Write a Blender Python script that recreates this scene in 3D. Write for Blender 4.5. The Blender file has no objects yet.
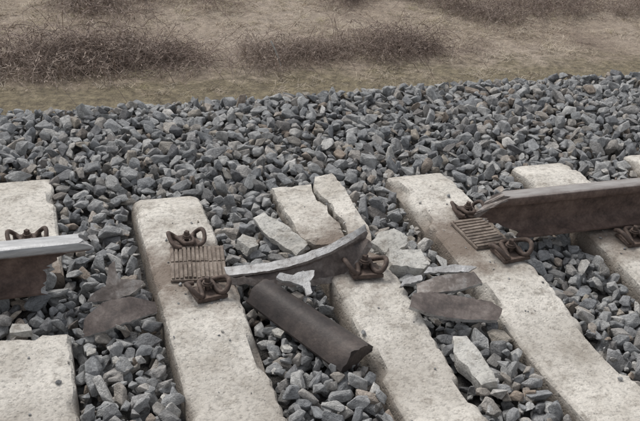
import bpy, bmesh, math, random
import numpy as np
from mathutils import Vector, Matrix, noise
random.seed(7); rng=np.random.default_rng(7)
S=bpy.context.scene
S.view_settings.view_transform='Standard'; S.view_settings.look='None'; S.view_settings.exposure=0

# ---------------------------------------------------------------- helpers
def link(ob):
    S.collection.objects.link(ob); return ob
def obj_from(name,verts,faces,mats=(),midx=None,smooth=False,add=True):
    me=bpy.data.meshes.new(name); me.from_pydata([tuple(v) for v in verts],[],[tuple(f) for f in faces])
    for m in mats: me.materials.append(m)
    if midx is not None: me.polygons.foreach_set('material_index',midx)
    if smooth: me.polygons.foreach_set('use_smooth',[True]*len(me.polygons))
    me.update(); ob=bpy.data.objects.new(name,me)
    return link(ob) if add else ob
def fix(ob,smooth=None):
    bm=bmesh.new(); bm.from_mesh(ob.data); bmesh.ops.recalc_face_normals(bm,faces=bm.faces)
    if smooth is not None:
        for f in bm.faces: f.smooth=True
        for ed in bm.edges:
            if len(ed.link_faces)==2 and ed.calc_face_angle()>smooth: ed.smooth=False
    bm.to_mesh(ob.data); bm.free()
def nz(x,y,z=0.,s=1.):
    return noise.noise(Vector((x*s,y*s,z*s)))
def empty(name,loc=(0,0,0)):
    e=bpy.data.objects.new(name,None); e.location=loc; e.empty_display_size=.05; return link(e)

# ---------------------------------------------------------------- materials
def newmat(name,rough=.9,metal=0.):
    m=bpy.data.materials.new(name); m.use_nodes=True; nt=m.node_tree
    b=nt.nodes['Principled BSDF']; b.inputs['Roughness'].default_value=rough; b.inputs['Metallic'].default_value=metal
    return m,nt,b
def N(nt,t,**k):
    n=nt.nodes.new(t)
    for a,v in k.items(): setattr(n,a,v)
    return n
def ramp(nt,fac,stops,interp='LINEAR'):
    r=N(nt,'ShaderNodeValToRGB'); r.color_ramp.interpolation=interp
    e=r.color_ramp.elements
    col=lambda c:(c[0],c[1],c[2],1) if hasattr(c,'__len__') else (c,c,c,1)
    e[0].position=stops[0][0]; e[0].color=col(stops[0][1]); e[1].position=stops[-1][0]; e[1].color=col(stops[-1][1])
    for p,c in stops[1:-1]:
        q=e.new(p); q.color=col(c)
    if fac is not None: nt.links.new(fac,r.inputs[0])
    return r
def tex(nt,scale,detail=5,rough=.6,coord=None,typ='ShaderNodeTexNoise'):
    n=N(nt,typ); n.inputs['Scale'].default_value=scale
    if typ=='ShaderNodeTexNoise': n.inputs['Detail'].default_value=detail; n.inputs['Roughness'].default_value=rough
    if coord is not None: nt.links.new(coord,n.inputs['Vector'])
    return n
def mix(nt,fac,a,b,mode='MIX'):
    m=N(nt,'ShaderNodeMix',data_type='RGBA',blend_type=mode)
    for s,v in ((m.inputs[0],fac),(m.inputs[6],a),(m.inputs[7],b)):
        if hasattr(v,'is_linked'): nt.links.new(v,s)
        elif isinstance(v,(int,float)): s.default_value=v
        else: s.default_value=(*v,1)
    return m.outputs[2]
def bump(nt,b,h,strength=.4,dist=.01):
    n=N(nt,'ShaderNodeBump'); n.inputs['Strength'].default_value=strength; n.inputs['Distance'].default_value=dist
    nt.links.new(h,n.inputs['Height']); nt.links.new(n.outputs[0],b.inputs['Normal'])
def mathn(nt,op,a,b=None,clamp=False):
    n=N(nt,'ShaderNodeMath',operation=op,use_clamp=clamp)
    for i,v in enumerate((a,b)):
        if v is None: continue
        if hasattr(v,'is_linked'): nt.links.new(v,n.inputs[i])
        else: n.inputs[i].default_value=v
    return n.outputs[0]

# stones
M_stone,nt,b=newmat('ballast_stone',.85)
oi=N(nt,'ShaderNodeObjectInfo'); tc=N(nt,'ShaderNodeTexCoord')
base=ramp(nt,oi.outputs['Random'],[(0,(.20,.20,.205)),(.09,(.36,.365,.365)),(.20,(.49,.49,.48)),(.31,(.29,.30,.31)),(.42,(.58,.575,.555)),(.52,(.41,.415,.42)),(.61,(.54,.49,.43)),(.69,(.35,.36,.37)),(.77,(.46,.465,.46)),(.84,(.70,.68,.64)),(.89,(.43,.35,.28)),(.94,(.24,.245,.25)),(1,(.52,.46,.38))])
n1=tex(nt,1.3,3,.65,tc.outputs['Object']); n2=tex(nt,6,3,.75,tc.outputs['Object'])
c1=mix(nt,.85,base.outputs[0],ramp(nt,n1.outputs[0],[(.3,.5),(.7,1.3)]).outputs[0],'MULTIPLY')
c2=mix(nt,.55,c1,ramp(nt,n2.outputs[0],[(.3,.6),(.7,1.3)]).outputs[0],'MULTIPLY')
nt.links.new(c2,b.inputs['Base Color']); bump(nt,b,n2.outputs[0],.55,.15)

def concrete(name,col,stain=True):
    m,nt,b=newmat(name,.92)
    g=N(nt,'ShaderNodeNewGeometry'); P=g.outputs['Position']
    a=tex(nt,4,5,.65,P); f=tex(nt,60,3,.7,P); v=tex(nt,12,7,.8,P)
    c=mix(nt,1,col,ramp(nt,a.outputs[0],[(.28,(.62,.59,.55)),(.5,(.95,.94,.92)),(.72,(1.18,1.17,1.15))]).outputs[0],'MULTIPLY')
    c=mix(nt,.8,c,ramp(nt,f.outputs[0],[(.32,.55),(.5,1),(.7,1.12)]).outputs[0],'MULTIPLY')
    c=mix(nt,ramp(nt,v.outputs[0],[(.52,0),(.66,.75)]).outputs[0],c,(.22,.19,.155))
    if stain:
        sx=N(nt,'ShaderNodeSeparateXYZ'); nt.links.new(P,sx.inputs[0])
        d=mathn(nt,'ABSOLUTE',mathn(nt,'SUBTRACT',sx.outputs[1],2.85))
        d=mathn(nt,'ADD',d,mathn(nt,'MULTIPLY',mathn(nt,'SUBTRACT',tex(nt,9,5,.7,P).outputs[0],.5),.75))
        c=mix(nt,ramp(nt,d,[(.06,.85),(.33,0)]).outputs[0],c,(.15,.11,.082))
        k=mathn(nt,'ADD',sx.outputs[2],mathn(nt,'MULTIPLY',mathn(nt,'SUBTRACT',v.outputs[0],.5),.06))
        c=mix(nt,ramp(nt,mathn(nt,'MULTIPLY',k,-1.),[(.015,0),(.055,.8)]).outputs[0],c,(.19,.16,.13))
    nt.links.new(c,b.inputs['Base Color'])
    vo=N(nt,'ShaderNodeTexVoronoi'); vo.inputs['Scale'].default_value=70; nt.links.new(P,vo.inputs['Vector'])
    h=mathn(nt,'ADD',f.outputs[0],mathn(nt,'MULTIPLY',ramp(nt,vo.outputs['Distance'],[(.1,0),(.35,1)]).outputs[0],.5))
    h=mathn(nt,'ADD',h,v.outputs[0])
    bump(nt,b,h,.6,.007)
    return m
M_conc=concrete('sleeper_concrete',(.63,.60,.55))
M_conc2=concrete('broken_concrete',(.53,.52,.49),False)

def rust(name,dark=(.045,.033,.029),mid=(.115,.080,.066),light=(.22,.16,.13),rough=.75,metal=.15,polish=None,scale=14,pol=((.30,.29,.28),(.50,.50,.50))):
    m,nt,b=newmat(name,rough,metal)
    tc=N(nt,'ShaderNodeTexCoord'); P=tc.outputs['Object']
    a=tex(nt,scale,6,.7,P); f=tex(nt,90,3,.6,P)
    c=ramp(nt,a.outputs[0],[(.3,dark),(.5,mid),(.74,light)]).outputs[0]
    c=mix(nt,.6,c,ramp(nt,f.outputs[0],[(.35,.7),(.65,1.2)]).outputs[0],'MULTIPLY')
    if polish is not None:
        sx=N(nt,'ShaderNodeSeparateXYZ'); nt.links.new(P,sx.inputs[0])
        k=mathn(nt,'ADD',sx.outputs[2],mathn(nt,'MULTIPLY',mathn(nt,'SUBTRACT',a.outputs[0],.5),.008))
        r=ramp(nt,k,[(polish,0),(polish+.006,1)]).outputs[0]
        mp=N(nt,'ShaderNodeMapping'); mp.inputs['Scale'].default_value=(.12,1,1); nt.links.new(P,mp.inputs[0])
        pc=ramp(nt,tex(nt,60,5,.7,mp.outputs[0]).outputs[0],[(.3,pol[0]),(.7,pol[1])]).outputs[0]
        c=mix(nt,r,c,pc)
        nt.links.new(ramp(nt,r,[(0,rough),(1,.45)]).outputs[0],b.inputs['Roughness'])
    nt.links.new(c,b.inputs['Base Color']); bump(nt,b,mathn(nt,'ADD',a.outputs[0],f.outputs[0]),.35,.003)
    return m
M_rail=rust('rusted_rail_steel',dark=(.06,.042,.035),mid=(.14,.095,.077),light=(.25,.18,.145),polish=.1660,pol=((.24,.215,.20),(.44,.42,.40)))
M_railL=rust('rusted_rail_steel_scraped',dark=(.06,.042,.035),mid=(.14,.095,.077),light=(.25,.18,.145),polish=.138,pol=((.26,.26,.26),(.56,.56,.56)))
M_rust=rust('rusted_steel',dark=(.040,.030,.026),mid=(.10,.071,.057),light=(.21,.155,.125),scale=30)
M_foot=rust('dark_rail_steel',dark=(.05,.042,.039),mid=(.12,.096,.086),light=(.24,.205,.185),scale=15,rough=.6)
M_dark=rust('dark_underside_steel',dark=(.022,.018,.017),mid=(.052,.041,.037),light=(.12,.095,.082),scale=8,rough=.6)
M_dull=rust('dull_torn_steel',dark=(.09,.073,.062),mid=(.19,.160,.142),light=(.38,.36,.34),scale=26,rough=.55)
M_pad=rust('rusty_ribbed_pad',dark=(.10,.078,.062),mid=(.21,.17,.14),light=(.34,.29,.245),scale=25,metal=0,rough=.9)
m,nt,b=newmat('fresh_fracture_steel',.5,.25); M_fresh=m
tc=N(nt,'ShaderNodeTexCoord'); a=tex(nt,28,6,.75,tc.outputs['Object'])
nt.links.new(ramp(nt,a.outputs[0],[(.3,(.14,.12,.11)),(.42,(.35,.34,.33)),(.58,(.49,.485,.48)),(.75,(.64,.64,.64))]).outputs[0],b.inputs['Base Color']); bump(nt,b,a.outputs[0],.9,.008)

# ground
M_ground,nt,b=newmat('ground_soil_and_dry_grass',1.)
g=N(nt,'ShaderNodeNewGeometry'); P=g.outputs['Position']; sx=N(nt,'ShaderNodeSeparateXYZ'); nt.links.new(P,sx.inputs[0])
n=tex(nt,.9,4,.6,P); f=tex(nt,14,6,.75,P); f2=tex(nt,55,3,.7,P)
c=ramp(nt,n.outputs[0],[(.3,(.32,.25,.19)),(.5,(.46,.375,.295)),(.7,(.55,.46,.375))]).outputs[0]
c=mix(nt,.8,c,ramp(nt,f.outputs[0],[(.3,.5),(.7,1.3)]).outputs[0],'MULTIPLY')
c=mix(nt,.6,c,ramp(nt,f2.outputs[0],[(.3,.6),(.7,1.3)]).outputs[0],'MULTIPLY')
d=mathn(nt,'ABSOLUTE',mathn(nt,'SUBTRACT',sx.outputs[1],7.65))
d=mathn(nt,'ADD',d,mathn(nt,'MULTIPLY',mathn(nt,'SUBTRACT',tex(nt,3.5,6,.7,P).outputs[0],.5),1.7))
moss=ramp(nt,d,[(.35,1),(.85,0)]).outputs[0]
mc=ramp(nt,f.outputs[0],[(.3,(.08,.066,.045)),(.5,(.22,.185,.115)),(.7,(.38,.325,.20))]).outputs[0]
c=mix(nt,mathn(nt,'MULTIPLY',moss,.85),c,mc)
r=ramp(nt,mathn(nt,'DIVIDE',sx.outputs[1],10.),[(.60,0),(.68,1)]).outputs[0]
c=mix(nt,r,(.09,.085,.08),c)
nt.links.new(c,b.inputs['Base Color']); bump(nt,b,mathn(nt,'ADD',f.outputs[0],f2.outputs[0]),.8,.05)

def stemmat(name,stops):
    m,nt,b=newmat(name,.9); oi=N(nt,'ShaderNodeObjectInfo'); tc=N(nt,'ShaderNodeTexCoord')
    r=ramp(nt,oi.outputs['Random'],stops).outputs[0]
    a=tex(nt,6,1,.6,tc.outputs['Object'])
    r=mix(nt,.8,r,ramp(nt,a.outputs[0],[(.3,.6),(.7,1.4)]).outputs[0],'MULTIPLY')
    nt.links.new(r,b.inputs['Base Color']); return m
M_grass=stemmat('dry_grass',[(0,(.38,.31,.23)),(.4,(.53,.45,.35)),(.7,(.65,.57,.46)),(.9,(.44,.36,.28)),(1,(.36,.32,.18))])
M_bram=stemmat('bramble_stems',[(0,(.17,.125,.105)),(.4,(.27,.21,.175)),(.75,(.38,.31,.26)),(1,(.23,.18,.145))])

# ---------------------------------------------------------------- terrain profile
SL=[(-.045,.275),(.548,.280),(1.155,.258),(1.70,.28),(2.33,.285),(2.95,.285),(3.56,.285),(4.17,.285),(4.78,.285),(5.39,.285),(-.66,.285),(-1.27,.285),(-1.88,.285),(-2.49,.285)]
def T(x,y):
    n=.020*nz(x,y,3.1,2.2)+.012*nz(x,y,8.,6.)
    if y<3.4: z=-.042
    elif y<3.8: z=-.042+.03*(y-3.4)/.4
    else: z=-.012
    ce=4.42+.05*nz(x,0,5,1.7)
    if y>ce: z-=.66*(y-ce)
    if y<-.2: z+=.6*(y+.2)
    return max(z+n,-1.46)
xs=[-400,-150,-60,-25,-10,-5]+[round(-3+.15*i,3) for i in range(94)]+[13,18,30,60,150,400]
ys=[-400,-100,-30,-10,-4,-3]+[round(-2.4+.12*i,3) for i in range(134)]+[15,18,25,40,80,160,400]
def field(x,y): return -1.4+.05*nz(x,y,0,.7)+.02*nz(x,y,1,3)
V=[];F=[]
for j,y in enumerate(ys):
    for i,x in enumerate(xs):
        t=T(max(-6,min(12,x)),y)-.07
        if y>6.4: t=-1.4
        t=max(t,-1.4)
        if t<=-1.399: t=field(x,y)
        V.append((x,y,t))
nx=len(xs)
for j in range(len(ys)-1):
    for i in range(nx-1):
        F.append((j*nx+i,j*nx+i+1,(j+1)*nx+i+1,(j+1)*nx+i))
obj_from('ground',V,F,[M_ground],smooth=True)

# ---------------------------------------------------------------- instancing helper
def scatter(name,pts,rots,scl,idx,sources):
    col=bpy.data.collections.new(name+'_set')
    for o in sources: col.objects.link(o)
    me=bpy.data.meshes.new(name); me.vertices.add(len(pts)); me.vertices.foreach_set('co',np.asarray(pts,dtype=np.float32).ravel())
    a=me.attributes.new('rot','FLOAT_VECTOR','POINT'); a.data.foreach_set('vector',np.asarray(rots,dtype=np.float32).ravel())
    a=me.attributes.new('scl','FLOAT_VECTOR','POINT'); a.data.foreach_set('vector',np.asarray(scl,dtype=np.float32).ravel())
    a=me.attributes.new('idx','INT','POINT'); a.data.foreach_set('value',np.asarray(idx,dtype=np.int32))
    ob=link(bpy.data.objects.new(name,me))
    ng=bpy.data.node_groups.new(name+'_gn','GeometryNodeTree')
    ng.interface.new_socket('Geometry',in_out='INPUT',socket_type='NodeSocketGeometry')
    ng.interface.new_socket('Geometry',in_out='OUTPUT',socket_type='NodeSocketGeometry')
    gi=ng.nodes.new('NodeGroupInput'); go=ng.nodes.new('NodeGroupOutput')
    ci=ng.nodes.new('GeometryNodeCollectionInfo'); ci.inputs['Collection'].default_value=col
    ci.inputs['Separate Children'].default_value=True; ci.inputs['Reset Children'].default_value=True
    ip=ng.nodes.new('GeometryNodeInstanceOnPoints'); ip.inputs['Pick Instance'].default_value=True
    def na(n,t):
        k=ng.nodes.new('GeometryNodeInputNamedAttribute'); k.data_type=t; k.inputs['Name'].default_value=n
        return [o for o in k.outputs if o.enabled and o.name=='Attribute'][0]
    L=ng.links.new
    L(gi.outputs[0],ip.inputs['Points']); L(ci.outputs[0],ip.inputs['Instance'])
    L(na('idx','INT'),ip.inputs['Instance Index']); L(na('rot','FLOAT_VECTOR'),ip.inputs['Rotation']); L(na('scl','FLOAT_VECTOR'),ip.inputs['Scale'])
    L(ip.outputs[0],go.inputs[0])
    md=ob.modifiers.new('instances','NODES'); md.node_group=ng
    return ob

# ---------------------------------------------------------------- ballast stones
def stone_mesh(k):
    r=random.Random(100+k); bm=bmesh.new()
    ax=(1,r.uniform(.62,.95),r.uniform(.42,.8))
    for i in range(r.randint(10,16)):
        v=Vector((r.gauss(0,1),r.gauss(0,1),r.gauss(0,1))).normalized()
        mx=max(abs(c) for c in v); v=v*(1/mx*.45+.55)*r.uniform(.85,1.08)
        bm.verts.new((v.x*ax[0],v.y*ax[1],v.z*ax[2]))
    bmesh.ops.convex_hull(bm,input=bm.verts[:])
    bmesh.ops.delete(bm,geom=[v for v in bm.verts if not v.link_faces],context='VERTS')
    bmesh.ops.dissolve_limit(bm,angle_limit=.2,verts=bm.verts[:],edges=bm.edges[:])
    bmesh.ops.bevel(bm,geom=bm.edges[:],offset=.06,segments=1,affect='EDGES',clamp_overlap=True)
    bmesh.ops.recalc_face_normals(bm,faces=bm.faces)
    me=bpy.data.meshes.new('stone'); bm.to_mesh(me); bm.free(); me.materials.append(M_stone)
    return bpy.data.objects.new('stone_%02d'%k,me)
stones=[stone_mesh(k) for k in range(32)]
x0,x1,y0,y1,gs=-2.2,6.4,-.3,6.8,.012
gx=np.arange(x0,x1,gs); gy=np.arange(y0,y1,gs)
Tc=np.array([[T(x,y) for x in np.arange(x0,x1+.1,.07)] for y in np.arange(y0,y1+.1,.07)])
def bil(A,x,y):
    fx=(x-x0)/.07; fy=(y-y0)/.07; i=int(fx); j=int(fy); u=fx-i; v=fy-j
    return A[j,i]*(1-u)*(1-v)+A[j,i+1]*u*(1-v)+A[j+1,i]*(1-u)*v+A[j+1,i+1]*u*v
ii=np.clip(((gx-x0)/.07).astype(int),0,Tc.shape[1]-1); jj=np.clip(((gy-y0)/.07).astype(int),0,Tc.shape[0]-1)
H=Tc[np.ix_(jj,ii)]-.07
pts=[];rots=[];scl=[];idx=[]
def blocked(x,y,r):
    for k,(cx,w) in enumerate(SL):
        e=w/2+.012+r*.6
        if abs(x-cx)<e:
            if k==0:
                if (y<2.55+r*.3) or (2.93-r*.3<y<3.72+r*.4): return y>.8
            elif .82<y<3.455+r*.5: return True
    return False
NT=170000
X=rng.uniform(x0+.06,x1-.06,NT); Y=rng.uniform(y0+.06,y1-.06,NT); R=np.clip(rng.lognormal(math.log(.0228),.30,NT),.011,.043)
for k in range(NT):
    x,y,r=X[k],Y[k],R[k]
    if k>NT*.75: r*=.72
    far=y>4.9 or x>4.6 or x<-.9 or y<1.0
    if far and rng.random()<.5: continue
    if blocked(x,y,r): continue
    n=max(2,int(r*.8/gs)); i=int((x-x0)/gs); j=int((y-y0)/gs)
    if i<n or j<n or i+n+1>=len(gx) or j+n+1>=len(gy): continue
    sub=H[j-n:j+n+1,i-n:i+n+1]
    hm=.5*sub.mean()+.5*np.percentile(sub,75)
    t=bil(Tc,x,y)
    if hm>t-.014: continue
    zc=hm+r*.52
    yy,xx=np.mgrid[-n:n+1,-n:n+1]*gs
    q=1-(xx*xx+yy*yy)/(r*r*1.0)
    top=np.where(q>0,zc+.62*r*np.sqrt(np.maximum(q,0)),-9)
    np.maximum(sub,top,out=sub)
    pts.append((x,y,zc)); s=r*1.15
    scl.append((s*rng.uniform(.9,1.35),s*rng.uniform(.8,1.05),s*rng.uniform(.85,1.1)))
    if rng.random()<.7: rots.append((rng.normal(0,.38),rng.normal(0,.38),rng.uniform(0,6.28)))
    else: rots.append(tuple(rng.uniform(0,6.28,3)))
    idx.append(int(rng.integers(0,32)))
for k in range(420):
    q=int(rng.choice([0,1,2,3,4,5,6,10])); cx,w=SL[q]
    y=rng.choice([rng.uniform(1.0,3.4),rng.normal(2.85,.22)])
    if not 1.0<y<3.35 or (q in (0,2) and 2.5<y<3.0): continue
    x=cx+rng.uniform(-.46,.46)*w+.02*(y-2)*(q in (0,2)); s=float(np.clip(rng.lognormal(math.log(.0035),.5),.0015,.011))
    ddz=-.028*math.sin((y-1.75)/.75*math.pi)**1.2 if 1.75<y<2.5 else (-(y-3.3)*.16 if y>3.3 else 0)
    pts.append((x,y,ddz+s*.45)); scl.append((s,s,s)); rots.append((rng.normal(0,.2),rng.normal(0,.2),rng.uniform(0,6.28))); idx.append(int(rng.integers(0,32)))
for (x,y,z,s) in [(-.02,3.0,.012,.022),(.06,2.97,.01,.018),(1.20,2.86,-.01,.024),(1.12,2.83,-.015,.026),(1.25,2.80,-.015,.022),(-.10,2.70,-.02,.030),(.03,2.66,-.025,.028)]:
    pts.append((x,y,z)); scl.append((s,s*.9,s)); rots.append((rng.normal(0,.3),rng.normal(0,.3),rng.uniform(0,6.28))); idx.append(int(rng.integers(0,32)))
scatter('ballast_stones',pts,rots,scl,idx,stones)

# ---------------------------------------------------------------- sleepers
def sleeper_piece(name,cx,w,ya,yb,ja=0,jb=0,z0=0,mat=M_conc,seed=0,parent=None,chip=.010,yshift=0,skew=0):
    hw=w/2; h=.20; fl=.010
    sec=[(-hw-fl,-h)]
    for k in range(1,5): sec.append((-hw-fl+fl*k/5,-h+(h-.014)*k/5))
    sec+=[(-hw+.001,-.012),(-hw+.010,-.002)]
    for k in range(1,10): sec.append((-hw+.010+(w-.02)*k/10,0))
    sec+=[(hw-.010,-.002),(hw-.001,-.012)]
    for k in range(4,0,-1): sec.append((hw+fl-fl*k/5,-h+(h-.014)*k/5))
    sec.append((hw+fl,-h))
    n=len(sec); L=yb-ya; m=max(6,int(L/.016)); V=[];F=[]
    for j in range(m+1):
        t=j/m; y=ya+L*t
        ys=y-yshift; dz=0
        if 1.75<ys<2.50: dz=-.028*math.sin((ys-1.75)/.75*math.pi)**1.2
        if ys>3.30: dz-=(ys-3.30)*.16
        for i,(u,z) in enumerate(sec):
            jy=0
            if ja and j<3: jy+=ja*(.9*nz(u,z,seed+1,9)+.5*nz(u,z,seed,28))*(1-j/3)
            if jb and j>m-3: jy+=jb*(.9*nz(u,z,seed+5,9)+.5*nz(u,z,seed+3,28))*(1-(m-j)/3)
            uu=u; zz=z
            edge=1 if i in (5,6,16,17) else 0
            c=max(0,nz(cx+u*.5,y,seed+9,7)-.15)*.05+max(0,nz(cx,y,seed+2+(i>10)*5,24))*chip+max(0,nz(cx,y,seed+1+(i>10)*5,60))*chip*.6
            if edge: zz-=c; uu-=math.copysign(c*.9,u)
            zz+=.0018*nz(u,y,seed,25)
            V.append((cx+uu+skew*(y-2.0),y+jy,z0+zz+(dz if z>-.15 else 0)))
    for j in range(m):
        for i in range(n-1):
            F.append((j*n+i,j*n+i+1,(j+1)*n+i+1,(j+1)*n+i))
        F.append((j*n+n-1,j*n,(j+1)*n,(j+1)*n+n-1))
    for j,sgn in ((0,-1),(m,1)):
        cy=sum(V[j*n+i][1] for i in range(n))/n + (.5*(ja if j==0 else jb))*sgn*.4
        V.append((cx+skew*(cy-2),cy,z0-.09)); c=len(V)-1
        for i in range(n): F.append((j*n+i,j*n+(i+1)%n,c))
    ob=obj_from(name,V,F,[mat]); fix(ob,.5)
    if parent: ob.parent=parent
    return ob
e=empty('concrete_sleeper')
sleeper_piece('near_half',SL[0][0],SL[0][1],.9,2.555,0,.06,parent=e,seed=3,skew=.02)
sleeper_piece('far_half',SL[0][0]-.0,SL[0][1],2.93,3.71,.03,0,parent=e,seed=4,yshift=.26,skew=.02)
sleeper_piece('concrete_sleeper',SL[1][0],SL[1][1],.84,3.45,seed=11,skew=.01)
e3=empty('concrete_sleeper')
sleeper_piece('near_half',1.155,.25,.84,2.80,0,.08,parent=e3,seed=21,skew=.02)
def prism(name,poly,z1,z0,mat,tilt=(0,0),rough=.006,seed=0,parent=None,cut=.03):
    bm=bmesh.new()
    vs=[bm.verts.new((p[0],p[1],z1)) for p in poly]; f=bm.faces.new(vs)
    r=bmesh.ops.extrude_face_region(bm,geom=[f])
    for v in [g for g in r['geom'] if isinstance(g,bmesh.types.BMVert)]: v.co.z=z0
    cx=sum(p[0] for p in poly)/len(poly); cy=sum(p[1] for p in poly)/len(poly)
    bb=[(min(p[a] for p in poly),max(p[a] for p in poly)) for a in (0,1)]+[(min(z0,z1),max(z0,z1))]
    for a in range(3):
        k=bb[a][0]+cut
        while k<bb[a][1]-cut*.3:
            no=[0,0,0]; no[a]=1; co=[0,0,0]; co[a]=k
            bmesh.ops.bisect_plane(bm,geom=bm.verts[:]+bm.edges[:]+bm.faces[:],plane_co=co,plane_no=no); k+=cut
    bmesh.ops.triangulate(bm,faces=bm.faces[:])
    for v in bm.verts:
        c=v.co.copy(); side=(abs(c.z-z1)>1e-5)
        a=rough*(1 if side else .35)
        v.co+=Vector((nz(c.x,c.y,c.z+seed,33),nz(c.y,c.z,c.x+seed,33),.7*nz(c.z,c.x,c.y+seed,33)))*a*1.7
        rim=any(abs(e_.other_vert(v).co.z-c.z)>.005 for e_ in v.link_edges) and not side
        if rim:
            v.co.z-=.004+.010*max(0,nz(c.x,c.y,seed,40))
            v.co.x+=(cx-c.x)*.02; v.co.y+=(cy-c.y)*.02
        v.co.x+=.010*nz(c.x,c.y,seed+2,22)*(rough/.006)*.6; v.co.y+=.010*nz(c.y,c.x,seed+3,22)*(rough/.006)*.6
        v.co.z+=(c.x-cx)*tilt[0]+(c.y-cy)*tilt[1]
    bmesh.ops.recalc_face_normals(bm,faces=bm.faces)
    for f in bm.faces: f.smooth=True
    for ed in bm.edges:
        if len(ed.link_faces)==2 and ed.calc_face_angle()>.45: ed.smooth=False
    me=bpy.data.meshes.new(name); bm.to_mesh(me); bm.free(); me.materials.append(mat)
    ob=link(bpy.data.objects.new(name,me)); ob.parent=parent; return ob
prism('far_left_part',[(1.02,3.44),(1.018,2.99),(1.05,2.94),(1.10,2.90),(1.15,2.92),(1.19,2.96),(1.205,3.08),(1.185,3.16),(1.20,3.22),(1.175,3.30),(1.18,3.36),(1.20,3.44)],-.002,-.2,M_conc,(.0,-.02),seed=1,parent=e3,cut=.018,rough=.005)
prism('far_right_part',[(1.218,3.455),(1.192,3.37),(1.195,3.30),(1.222,3.22),(1.212,3.14),(1.228,3.08),(1.212,2.98),(1.24,2.92),(1.28,2.90),(1.30,2.98),(1.298,3.18),(1.305,3.30),(1.295,3.44)],.012,-.19,M_conc,(.20,.05),seed=2,parent=e3,cut=.018,rough=.005)
for k in range(3,14):
    cx,w=SL[k]
    sleeper_piece('concrete_sleeper',cx,w,.84,3.45+.01*math.sin(k*3),seed=30+k*7)

# ---------------------------------------------------------------- rails
def rail_profile():
    half=[(0,0),(.04,0),(.070,0),(.075,.004),(.075,.011),(.060,.0145),(.040,.019),(.025,.026),(.013,.038),(.009,.055),(.008,.075),(.008,.10),(.010,.118),(.018,.128),(.033,.134),(.036,.139),(.0365,.150),(.036,.161),(.032,.168),(.022,.1712),(.010,.172)]
    left=[(-y,z) for y,z in half[::-1]][:-1]
    p=half+[(0,.172)]+left
    out=[]
    for i in range(len(p)):
        a=p[i];bq=p[(i+1)%len(p)]; d=math.dist(a,bq); k=max(1,int(d/.006))
        for q in range(k): out.append((a[0]+(bq[0]-a[0])*q/k,a[1]+(bq[1]-a[1])*q/k))
    return out
RP=rail_profile()
def interp(t,tab):
    for (a,va),(bq,vb) in zip(tab,tab[1:]):
        if t<=bq: return va+(vb-va)*max(0,(t-a))/(bq-a)
    return tab[-1][1]
def rail(name,xa,xb,yc,z0,mat,enda=None,endb=None,parent=None,jag=.022,seed=0,cap=None):
    V=[];F=[];mi=[];n=len(RP)
    L=xb-xa; m=max(8,int(L/.12))
    for j in range(m+1):
        t=j/m
        for (y,z) in RP:
            a=xa; bq=xb
            if enda: a=interp(z,enda)+jag*(nz(y,z,seed,40)+.8*nz(y,z,seed+3,100)+.4*nz(y,z,seed+3,230))
            if endb: bq=interp(z,endb)+jag*(nz(y,z,seed+7,40)+.7*nz(y,z,seed+9,110))
            x=a+(bq-a)*t
            V.append((x,y,z))
    for j in range(m):
        for i in range(n):
            F.append((j*n+i,j*n+(i+1)%n,(j+1)*n+(i+1)%n,(j+1)*n+i)); mi.append(0)
    F.append(tuple(range(n))); mi.append(1); F.append(tuple(m*n+i for i in range(n))); mi.append(1)
    me=bpy.data.meshes.new(name); me.from_pydata(V,[],F); me.materials.append(mat); me.materials.append(cap or M_fresh)
    me.polygons.foreach_set('material_index',mi)
    bm=bmesh.new(); bm.from_mesh(me)
    bmesh.ops.triangulate(bm,faces=[f for f in bm.faces if len(f.verts)>6])
    bmesh.ops.recalc_face_normals(bm,faces=bm.faces)
    for f in bm.faces: f.smooth=(f.material_index==0)
    for ed in bm.edges:
        if len(ed.link_faces)==2 and ed.calc_face_angle()>.6: ed.smooth=False
    bm.to_mesh(me); bm.free()
    ob=link(bpy.data.objects.new(name,me)); ob.location=(0,yc,z0); ob.parent=parent; return ob
rail('broken_rail',1.8,12.,2.85,.015,M_rail,enda=[(0,1.89),(.02,1.85),(.045,1.80),(.055,1.745),(.075,1.725),(.088,1.69),(.10,1.685),(.115,1.74),(.128,1.725),(.14,1.765),(.155,1.755),(.163,1.80),(.172,1.81)],seed=4,cap=M_dull,jag=.034)
rail('broken_rail',-8.,.1,2.85,.013,M_railL,endb=[(0,.04),(.03,.05),(.045,.075),(.06,.05),(.10,.09),(.125,.15),(.135,.20),(.15,.205),(.172,.165)],seed=9,jag=.028)
rail('near_rail',-8.,12.,1.35,.015,M_rail)

# ---------------------------------------------------------------- fasteners
def tube(pts,r=.0065,name='rod',mat=M_rust,parent=None):
    cu=bpy.data.curves.new(name,'CURVE'); cu.dimensions='3D'; cu.bevel_depth=r; cu.bevel_resolution=3; cu.use_fill_caps=True; cu.resolution_u=6
    sp=cu.splines.new('NURBS'); sp.points.add(len(pts)-1)
    for p,q in zip(sp.points,pts): p.co=(*q,1)
    sp.order_u=3; sp.use_endpoint_u=True
    ob=bpy.data.objects.new(name,cu); link(ob); bpy.context.view_layer.update()
    me=bpy.data.meshes.new_from_object(ob.evaluated_get(bpy.context.evaluated_depsgraph_get()))
    bpy.data.objects.remove(ob); me.materials.clear(); me.materials.append(mat)
    me.polygons.foreach_set('use_smooth',[True]*len(me.polygons))
    return me
L=[(-.034,-.050,.020),(-.052,-.050,.022),(-.070,-.030,.034),(-.074,.005,.052),(-.070,.035,.048),(-.052,.052,.026),(-.034,.044,.014),(-.026,.015,.020),(-.024,-.020,.030),(-.016,-.040,.030),(0,-.044,.030)]
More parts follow.
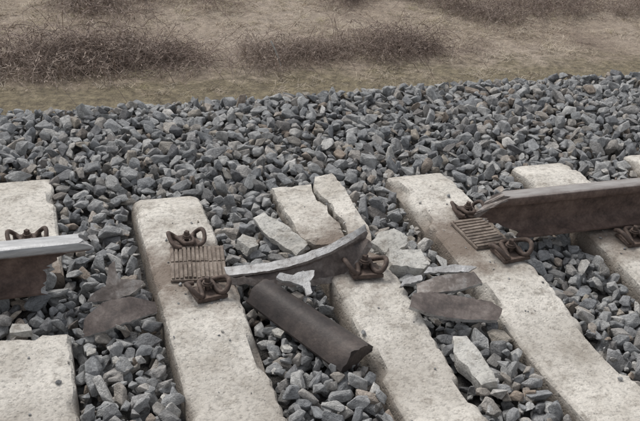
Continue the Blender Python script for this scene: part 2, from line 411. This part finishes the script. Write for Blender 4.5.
def cyl(name,r,h,n=6,mat=M_rust):
    bm=bmesh.new(); bmesh.ops.create_cone(bm,cap_ends=True,segments=n,radius1=r,radius2=r,depth=h)
    bmesh.ops.bevel(bm,geom=bm.edges[:],offset=min(r,h)*.12,segments=1,affect='EDGES')
    me=bpy.data.meshes.new(name); bm.to_mesh(me); bm.free(); me.materials.append(mat)
    return me
CM={}
CM['sprung_rod']=(tube(L+[(-a,b_,c_) for a,b_,c_ in L[::-1][1:]],.0088,'sprung_rod'),(0,0,0))
V=[(-.055,-.045,.0),(.055,-.045,.0),(.055,.055,.0),(-.055,.055,.0),(-.055,-.045,.008),(.055,-.045,.008),(.052,-.01,.016),(-.052,-.01,.016),(.05,.03,.008),(-.05,.03,.008),(.055,.055,.014),(-.055,.055,.014)]
F=[(0,3,2,1),(4,5,6,7),(7,6,8,9),(9,8,10,11),(0,1,5,4),(3,11,10,2),(1,2,10,8,6,5),(0,4,7,9,11,3)]
o=obj_from('guide_plate',V,F,[M_rust],add=False); fix(o); CM['guide_plate']=(o.data,(0,0,0))
CM['washer']=(cyl('washer',.020,.005,20),(0,0,.038)); CM['screw_flange']=(cyl('screw_flange',.017,.006,16),(0,0,.044))
CM['screw_head']=(cyl('screw_head',.012,.018,4),(0,0,.055)); CM['screw_shank']=(cyl('screw_shank',.010,.04,12),(0,0,.016))
def clip(x,y,z,rot,tilt=0,s=1.,roll=0):
    e=empty('rail_fastener',(x,y,z)); e.rotation_euler=(tilt,roll,rot); e.scale=(s,s,s)
    for nme,(me,loc) in CM.items():
        q=link(bpy.data.objects.new(nme,me)); q.location=loc; q.parent=e
    return e
def ribbed(name,x,y,w,l,rot,along='y',nr=11,z=.002,tilt=(0,0)):
    bm=bmesh.new()
    def box(ax,bx,ay,by,az,bz):
        r=bmesh.ops.create_cube(bm,size=1)
        for v in r['verts']: v.co=Vector(((ax+bx)/2+v.co.x*(bx-ax),(ay+by)/2+v.co.y*(by-ay),(az+bz)/2+v.co.z*(bz-az)))
    box(-w/2,w/2,-l/2,l/2,0,.008)
    rr=random.Random(3)
    if along=='y':
        st=w/nr
        for i in range(nr):
            box(-w/2+st*(i+.18)+.0007,-w/2+st*(i+.82),-l/2+.004+rr.uniform(0,.008),-.004,.0065,.0145+rr.uniform(-.002,.001)); box(-w/2+st*(i+.18),-w/2+st*(i+.82),.004,l/2-.004-rr.uniform(0,.008),.0065,.0145+rr.uniform(-.002,.001))
    else:
        st=l/nr
        for i in range(nr): box(-w/2+.004+rr.uniform(0,.008),w/2-.004-rr.uniform(0,.008),-l/2+st*(i+.18),-l/2+st*(i+.82),.0065,.0145)
    for v in bm.verts: v.co.z+=.004*nz(v.co.x,v.co.y,x,14)
    me=bpy.data.meshes.new(name); bm.to_mesh(me); bm.free(); me.materials.append(M_pad)
    o=link(bpy.data.objects.new(name,me)); o.location=(x,y,z); o.rotation_euler=(tilt[0],tilt[1],rot); return o
ribbed('ribbed_rail_pad',.585,2.875,.20,.225,math.radians(-9),'y',13,.004)
clip(.572,3.025,.002,.05,s=.92); clip(.582,2.69,.002,math.pi+.15,s=1.0,tilt=.06)
clip(1.172,2.70,.006,math.pi-.1,s=1.05,tilt=.1)
ribbed('ribbed_rail_pad',1.728,2.865,.15,.21,math.radians(4),'x',10,.003)
clip(1.752,3.03,.002,-.1,s=.9); clip(1.775,2.70,.004,math.pi+.1,s=1.05)
clip(.0,3.15,.0,0,s=.95)
for k in range(4,14):
    clip(SL[k][0]+.01,3.00,.002,0); clip(SL[k][0]+.01,2.70,.002,math.pi)
for cx,w in SL:
    clip(cx,1.50,.002,0); clip(cx,1.20,.002,math.pi)

# ---------------------------------------------------------------- steel fragments
def shard(name,poly,th,loc,rot,bend=0.,bendy=0.,mat=M_rust,rim=M_fresh,cut=.012,seed=0,jag=.007,topfresh=False,twist=0.):
    bm=bmesh.new()
    vs=[bm.verts.new((p[0],p[1],0)) for p in poly]; f=bm.faces.new(vs); f.material_index=0
    r=bmesh.ops.extrude_face_region(bm,geom=[f]); top=[g for g in r['geom'] if isinstance(g,bmesh.types.BMVert)]
    for v in top: v.co.z=th
    bmesh.ops.recalc_face_normals(bm,faces=bm.faces)
    for f in bm.faces: f.material_index=0 if abs(f.normal.z)>.5 else 1
    if topfresh:
        for f in bm.faces:
            if f.normal.z>.5: f.material_index=1
    for a in (0,1):
        lo=min(p[a] for p in poly); hi=max(p[a] for p in poly); k=lo+cut
        while k<hi:
            no=[0,0,0]; no[a]=1; co=[0,0,0]; co[a]=k
            bmesh.ops.bisect_plane(bm,geom=bm.verts[:]+bm.edges[:]+bm.faces[:],plane_co=co,plane_no=no); k+=cut
    bmesh.ops.triangulate(bm,faces=bm.faces[:])
    info=[(v,v.co.copy(),any(abs(f.normal.z)<.5 for f in v.link_faces)) for v in bm.verts]
    for v,c,side in info:
        if side:
            v.co.x+=jag*nz(c.x,c.y,seed,60); v.co.y+=jag*nz(c.y,c.x,seed,60)
        v.co.z+=bend*c.x*c.x+bendy*c.y*c.y+twist*c.x*c.y+.3*jag*nz(c.x,c.y,seed,22)
    bmesh.ops.recalc_face_normals(bm,faces=bm.faces)
    for f in bm.faces: f.smooth=True
    for ed in bm.edges:
        if len(ed.link_faces)==2 and ed.calc_face_angle()>.5: ed.smooth=False
    me=bpy.data.meshes.new(name); bm.to_mesh(me); bm.free(); me.materials.append(mat); me.materials.append(rim)
    o=link(bpy.data.objects.new(name,me)); o.location=loc; o.rotation_euler=rot; return o

def long_shard():
    V=[];F=[];mi=[];m=60
    for j in range(m+1):
        t=j/m
        x=.665+.53*t
        zt=.030+.038*t+.072*t**2.4+.004*nz(t*9,0,1)+.002*nz(t*34,0,1)
        zb=.0-.03*t+.008*nz(t*13,0,4)+.004*nz(t*40,0,4)
        if t>.80: zb+= ((t-.80)/.20)**1.5*.135
        yc=2.775-.045*math.sin(t*2.8)+.02*t
        w=.025*(1-.6*t)+.003*nz(t*11,2,2)+.0015*nz(t*35,2,2)
        tw=.014*t
        P=[(yc+w,zt+tw),(yc-w,zt-.004),(yc-w-.003,zt-.011),(yc-.018,zt-.030*(.4+.6*t)),(yc-.030-.025*t,zb+.02),(yc-.045-.02*t,zb),(yc-.02,zb-.004),(yc+.0,zb+.02)]
        for q,(y,z) in enumerate(P): V.append((x+.018*t*nz(q*.7,0,3,1.3),y,max(z,-.04)))
    n=8
    for j in range(m):
        for i in range(n):
            F.append((j*n+i,j*n+(i+1)%n,(j+1)*n+(i+1)%n,(j+1)*n+i)); mi.append(1 if i==0 else (2 if i in (1,4) else 0))
    F.append(tuple(range(n))); mi.append(1); F.append(tuple(m*n+i for i in range(n))); mi.append(1)
    o=obj_from('torn_rail_fragment',V,F,[M_foot,M_fresh,M_dull],mi); fix(o,.45)
long_shard()
def foot_piece():
    V=[];F=[];m=16;prof=[]
    for k in range(15):
        y=-.080+.160*k/14; prof.append((y,.045-7.5*y*y))
    prof+=[(.079,-.012),(.074,-.018),(.04,-.022),(.014,-.03),(.010,-.075),(-.010,-.075),(-.014,-.03),(-.04,-.022),(-.074,-.018),(-.080,-.012)]
    n=len(prof); L=.46
    for j in range(m+1):
        t=j/m
        for i,(y,z) in enumerate(prof):
            s=L*(t-.5)
            if j==0 or j==m: s+=.018*nz(y,z,j,35)+.010*nz(y,z,j,90)
            V.append((s,y*(.82+.14*t),z))
    for j in range(m):
        for i in range(n): F.append((j*n+i,j*n+(i+1)%n,(j+1)*n+(i+1)%n,(j+1)*n+i))
    F.append(tuple(range(n))); F.append(tuple(m*n+i for i in range(n)))
    o=obj_from('overturned_rail_fragment',V,F,[M_dark])
    fix(o,.5)
    o.location=(.868,2.435,.006); o.rotation_euler=(math.radians(10),math.radians(3),math.atan2(-.40,.215))
foot_piece()
shard('steel_splinter',[(-.070,.02),(-.055,.035),(-.01,.028),(.03,.045),(.07,.04),(.062,.012),(.045,-.005),(.048,-.055),(.03,-.062),(.018,-.02),(-.02,-.002),(-.06,.0)],.010,(.87,2.585,.072),(math.radians(18),math.radians(4),-.1),bend=1.5,topfresh=True,seed=3)
shard('rail_foot_fragment',[(-.16,-.05),(-.15,.02),(-.09,.045),(.02,.05),(.13,.045),(.165,.02),(.15,-.03),(.06,-.045),(-.05,-.06)],.016,(1.395,2.395,.012),(math.radians(16),math.radians(5),-.42),bend=.3,twist=.6,mat=M_foot,seed=4,jag=.005)
shard('rail_web_fragment',[(-.12,-.03),(-.11,.02),(-.03,.035),(.11,.035),(.13,-.01),(.02,-.035)],.016,(1.43,2.53,.018),(math.radians(24),math.radians(-6),-.15),bend=-.8,twist=1,mat=M_dull,seed=5,jag=.005)
shard('steel_splinter',[(-.10,-.012),(-.07,.012),(.03,.020),(.11,.010),(.07,-.015)],.010,(1.47,2.61,.025),(math.radians(20),0,-.15),topfresh=True,seed=15)
shard('steel_splinter',[(-.07,-.01),(-.02,.02),(.06,.012),(.05,-.012)],.010,(1.31,2.585,.012),(math.radians(10),.1,.4),topfresh=True,seed=16)
shard('steel_splinter',[(-.10,-.03),(-.07,.0),(-.03,.015),(.0,.09),(.018,.10),(.02,.03),(.07,.02),(.10,.0),(.06,-.03),(-.02,-.04)],.010,(.27,2.755,.018),(math.radians(38),math.radians(-4),.05),bend=1.5,mat=M_dull,seed=6,jag=.005)
shard('rail_web_fragment',[(-.13,-.02),(-.11,.035),(-.04,.06),(.05,.055),(.13,.03),(.125,-.01),(.04,-.035),(-.06,-.04)],.012,(.265,2.60,.016),(math.radians(28),math.radians(-8),.08),bend=-3.0,mat=M_foot,seed=7,jag=.005)

# ---------------------------------------------------------------- concrete rubble
def rubble(name,poly,h,loc,rot,seed):
    o=prism(name,poly,h,0,M_conc2,seed=seed,rough=.006,cut=.02); o.location=loc; o.rotation_euler=rot; return o
rubble('concrete_chunk',[(-.07,-.05),(-.075,.03),(-.02,.06),(.05,.05),(.07,-.02),(.02,-.06)],.07,(1.36,2.90,-.055),(.15,-.1,.3),1)
rubble('concrete_chunk',[(-.075,-.055),(-.07,.05),(.06,.06),(.08,-.03),(.05,-.06)],.075,(1.355,2.745,-.05),(.1,.12,-.2),2)
rubble('concrete_chunk',[(-.035,-.15),(-.05,.05),(-.03,.15),(.02,.14),(.04,.0),(.035,-.13)],.035,(.955,3.04,-.02),(.08,-.35,.35),4)
rubble('concrete_chunk',[(-.035,-.11),(-.045,.06),(-.01,.13),(.03,.11),(.03,-.02),(.02,-.12)],.06,(1.36,2.14,-.055),(.05,-.2,.05),5)
rubble('concrete_chunk',[(-.05,-.04),(-.03,.03),(.03,.04),(.05,-.01),(.01,-.045)],.04,(.80,3.02,-.04),(.2,.2,.8),6)
rubble('concrete_chunk',[(-.035,-.02),(-.02,.025),(.03,.02),(.035,-.02)],.03,(-.055,2.62,-.02),(.1,.1,.1),7)
for k in range(20):
    a=random.uniform(0,6); s=random.uniform(.008,.020)
    if k<9: x=random.uniform(1.15,1.30); y=random.uniform(2.84,2.98) if k<6 else random.uniform(3.,3.3); z=-.03
    else: x=random.choice([random.uniform(.75,1.0),random.uniform(1.32,1.52),random.uniform(.15,.4)]); y=random.uniform(2.2,3.1); z=-.03
    rubble('concrete_chunk',[(s*math.cos(q+a)*random.uniform(.7,1.2),s*math.sin(q+a)*random.uniform(.7,1.2)) for q in (0,1.1,2.3,3.4,4.6)],s*.9,(x,y,z+random.uniform(0,.02)),(random.uniform(-.5,.5),random.uniform(-.5,.5),0),20+k)

# ---------------------------------------------------------------- dry grass + brambles
def tuft(k):
    r=random.Random(500+k); V=[];F=[]
    for i in range(14):
        a=r.uniform(0,6.28); L=r.uniform(.05,.12); lean=r.uniform(.5,1.6); w=r.uniform(.0015,.003)
        bx,by=r.gauss(0,.04),r.gauss(0,.04); px=(-math.sin(a)*w,math.cos(a)*w); b0=len(V)
        for s in range(4):
            t=s/3; ang=lean*t; x=bx+math.cos(a)*L*t*math.sin(.4+ang); y=by+math.sin(a)*L*t*math.sin(.4+ang); z=L*t*math.cos(.3+ang*.9)
            ww=1-t*.8; V+= [(x-px[0]*ww,y-px[1]*ww,z),(x+px[0]*ww,y+px[1]*ww,z)]
        for s in range(3): F.append((b0+2*s,b0+2*s+1,b0+2*s+3,b0+2*s+2))
    return obj_from('tuft_%02d'%k,V,F,[M_grass],add=False)
tufts=[tuft(k) for k in range(10)]
pts=[];rots=[];scl=[];idx=[]
for k in range(20000):
    x=random.uniform(-1.5,10); y=random.uniform(7.7,11.8)
    d=.45+.9*nz(x,y,2,1.1)+.5*nz(x,y,6,4)
    if y<8.3: d-=.45
    if random.random()>d: continue
    s=random.uniform(.5,1.1)
    pts.append((x,y,field(x,y)-.005)); rots.append((random.gauss(0,.2),random.gauss(0,.2),random.uniform(0,6.28))); scl.append((s,s,s*random.uniform(.35,.8))); idx.append(random.randrange(10))
scatter('dry_grass',pts,rots,scl,idx,tufts)
def bramble(k):
    r=random.Random(900+k); V=[];F=[]
    for i in range(34):
        a=r.uniform(0,6.28); L=r.uniform(.2,.6); h=r.uniform(.05,.36); w=r.uniform(.0016,.003)
        p=Vector((r.gauss(0,.18),r.gauss(0,.12),0)); b0=len(V); n=7; a2=r.uniform(-1.8,1.8)
        for s in range(n+1):
            t=s/n; ang=a+a2*t
            q=p+Vector((math.cos(ang)*L*t,math.sin(ang)*L*t,h*4*t*(1-t)*(.6+.4*t)+.04*t+.014*r.gauss(0,1)))
            for m_ in range(3):
                c=2.094*m_; V.append((q.x-math.sin(ang)*w*math.cos(c),q.y+math.cos(ang)*w*math.cos(c),q.z+w*math.sin(c)))
        for s in range(n):
            for m_ in range(3):
                F.append((b0+3*s+m_,b0+3*s+(m_+1)%3,b0+3*s+3+(m_+1)%3,b0+3*s+3+m_))
            for _ in range(2):
                q=Vector(V[b0+3*s]); d=Vector((r.gauss(0,1),r.gauss(0,1),r.gauss(.2,.8))).normalized()*r.uniform(.015,.06); o2=Vector((d.y,-d.x,0)).normalized()*r.uniform(.001,.006)
                c0=len(V); V+=[tuple(q-o2*.3),tuple(q+d*.5+o2),tuple(q+d),tuple(q+d*.5-o2)]; F.append((c0,c0+1,c0+2,c0+3))
    return obj_from('bramble_clump_%02d'%k,V,F,[M_bram],add=False)
brs=[bramble(k) for k in range(8)]
def brow(name,spec):
    pts=[];rots=[];scl=[];idx=[]
    for (xa,xb,ya,yb,n,s,hh) in spec:
        for k in range(n):
            x=random.uniform(xa,xb); y=random.uniform(ya,yb)
            if random.random()>.75+1.4*nz(x,y,9,1.6): continue
            pts.append((x,y,-1.42)); rots.append((0,0,random.uniform(0,6.28)))
            q=s*random.uniform(.6,1.2)*(1+.6*nz(x,y,4,1.5)); scl.append((q,q,q*hh)); idx.append(random.randrange(8))
    return scatter(name,pts,rots,scl,idx,[o.copy() for o in brs])
brow('bramble_thicket',[(-1.0,1.1,8.45,9.0,95,.95,.9),(1.0,2.2,8.5,9.0,50,.7,.7),(2.1,4.2,8.45,8.95,80,.75,.85),(4.1,6.2,8.5,8.9,12,.4,.5),(-1,5,8.2,8.5,44,.32,.35)])
brow('bramble_thicket',[(5.0,9.5,9.5,10.4,120,.8,.8),(.7,2.4,10.2,10.9,50,.75,.8),(3.6,4.9,10.2,10.8,40,.75,.8),(2,5,9.2,10.,16,.35,.4)])
link(bpy.data.objects.new('pale_stick',tube([(2.50,8.30,-1.36),(2.47,8.36,-1.24),(2.42,8.42,-1.14)],.008,'pale_stick',M_conc2)))

# ---------------------------------------------------------------- light, sky, camera
el,az=math.radians(55),math.radians(-25)
w=bpy.data.worlds.new('World'); S.world=w; w.use_nodes=True; nt=w.node_tree
sky=nt.nodes.new('ShaderNodeTexSky'); sky.sky_type='NISHITA'; sky.sun_disc=False; sky.sun_elevation=el; sky.sun_rotation=az; sky.dust_density=3
hs=nt.nodes.new('ShaderNodeHueSaturation'); hs.inputs['Saturation'].default_value=.25
nt.links.new(sky.outputs[0],hs.inputs['Color']); nt.links.new(hs.outputs[0],nt.nodes['Background'].inputs['Color'])
nt.nodes['Background'].inputs['Strength'].default_value=.15
l=bpy.data.lights.new('sun','SUN'); l.energy=1.5; l.angle=math.radians(22); l.color=(1,.975,.94)
so=link(bpy.data.objects.new('sun',l))
dv=Vector((math.sin(az)*math.cos(el),math.cos(az)*math.cos(el),math.sin(el)))
so.rotation_euler=dv.to_track_quat('Z','Y').to_euler(); so.location=(0,0,20)
c=bpy.data.cameras.new('camera'); c.sensor_width=36; c.lens=52.875; c.clip_end=2000; c.clip_start=.05
co=link(bpy.data.objects.new('camera',c)); co.location=(0,0,1.88); co.rotation_euler=(1.06264877,-.06601778,-.31164825)
S.camera=co
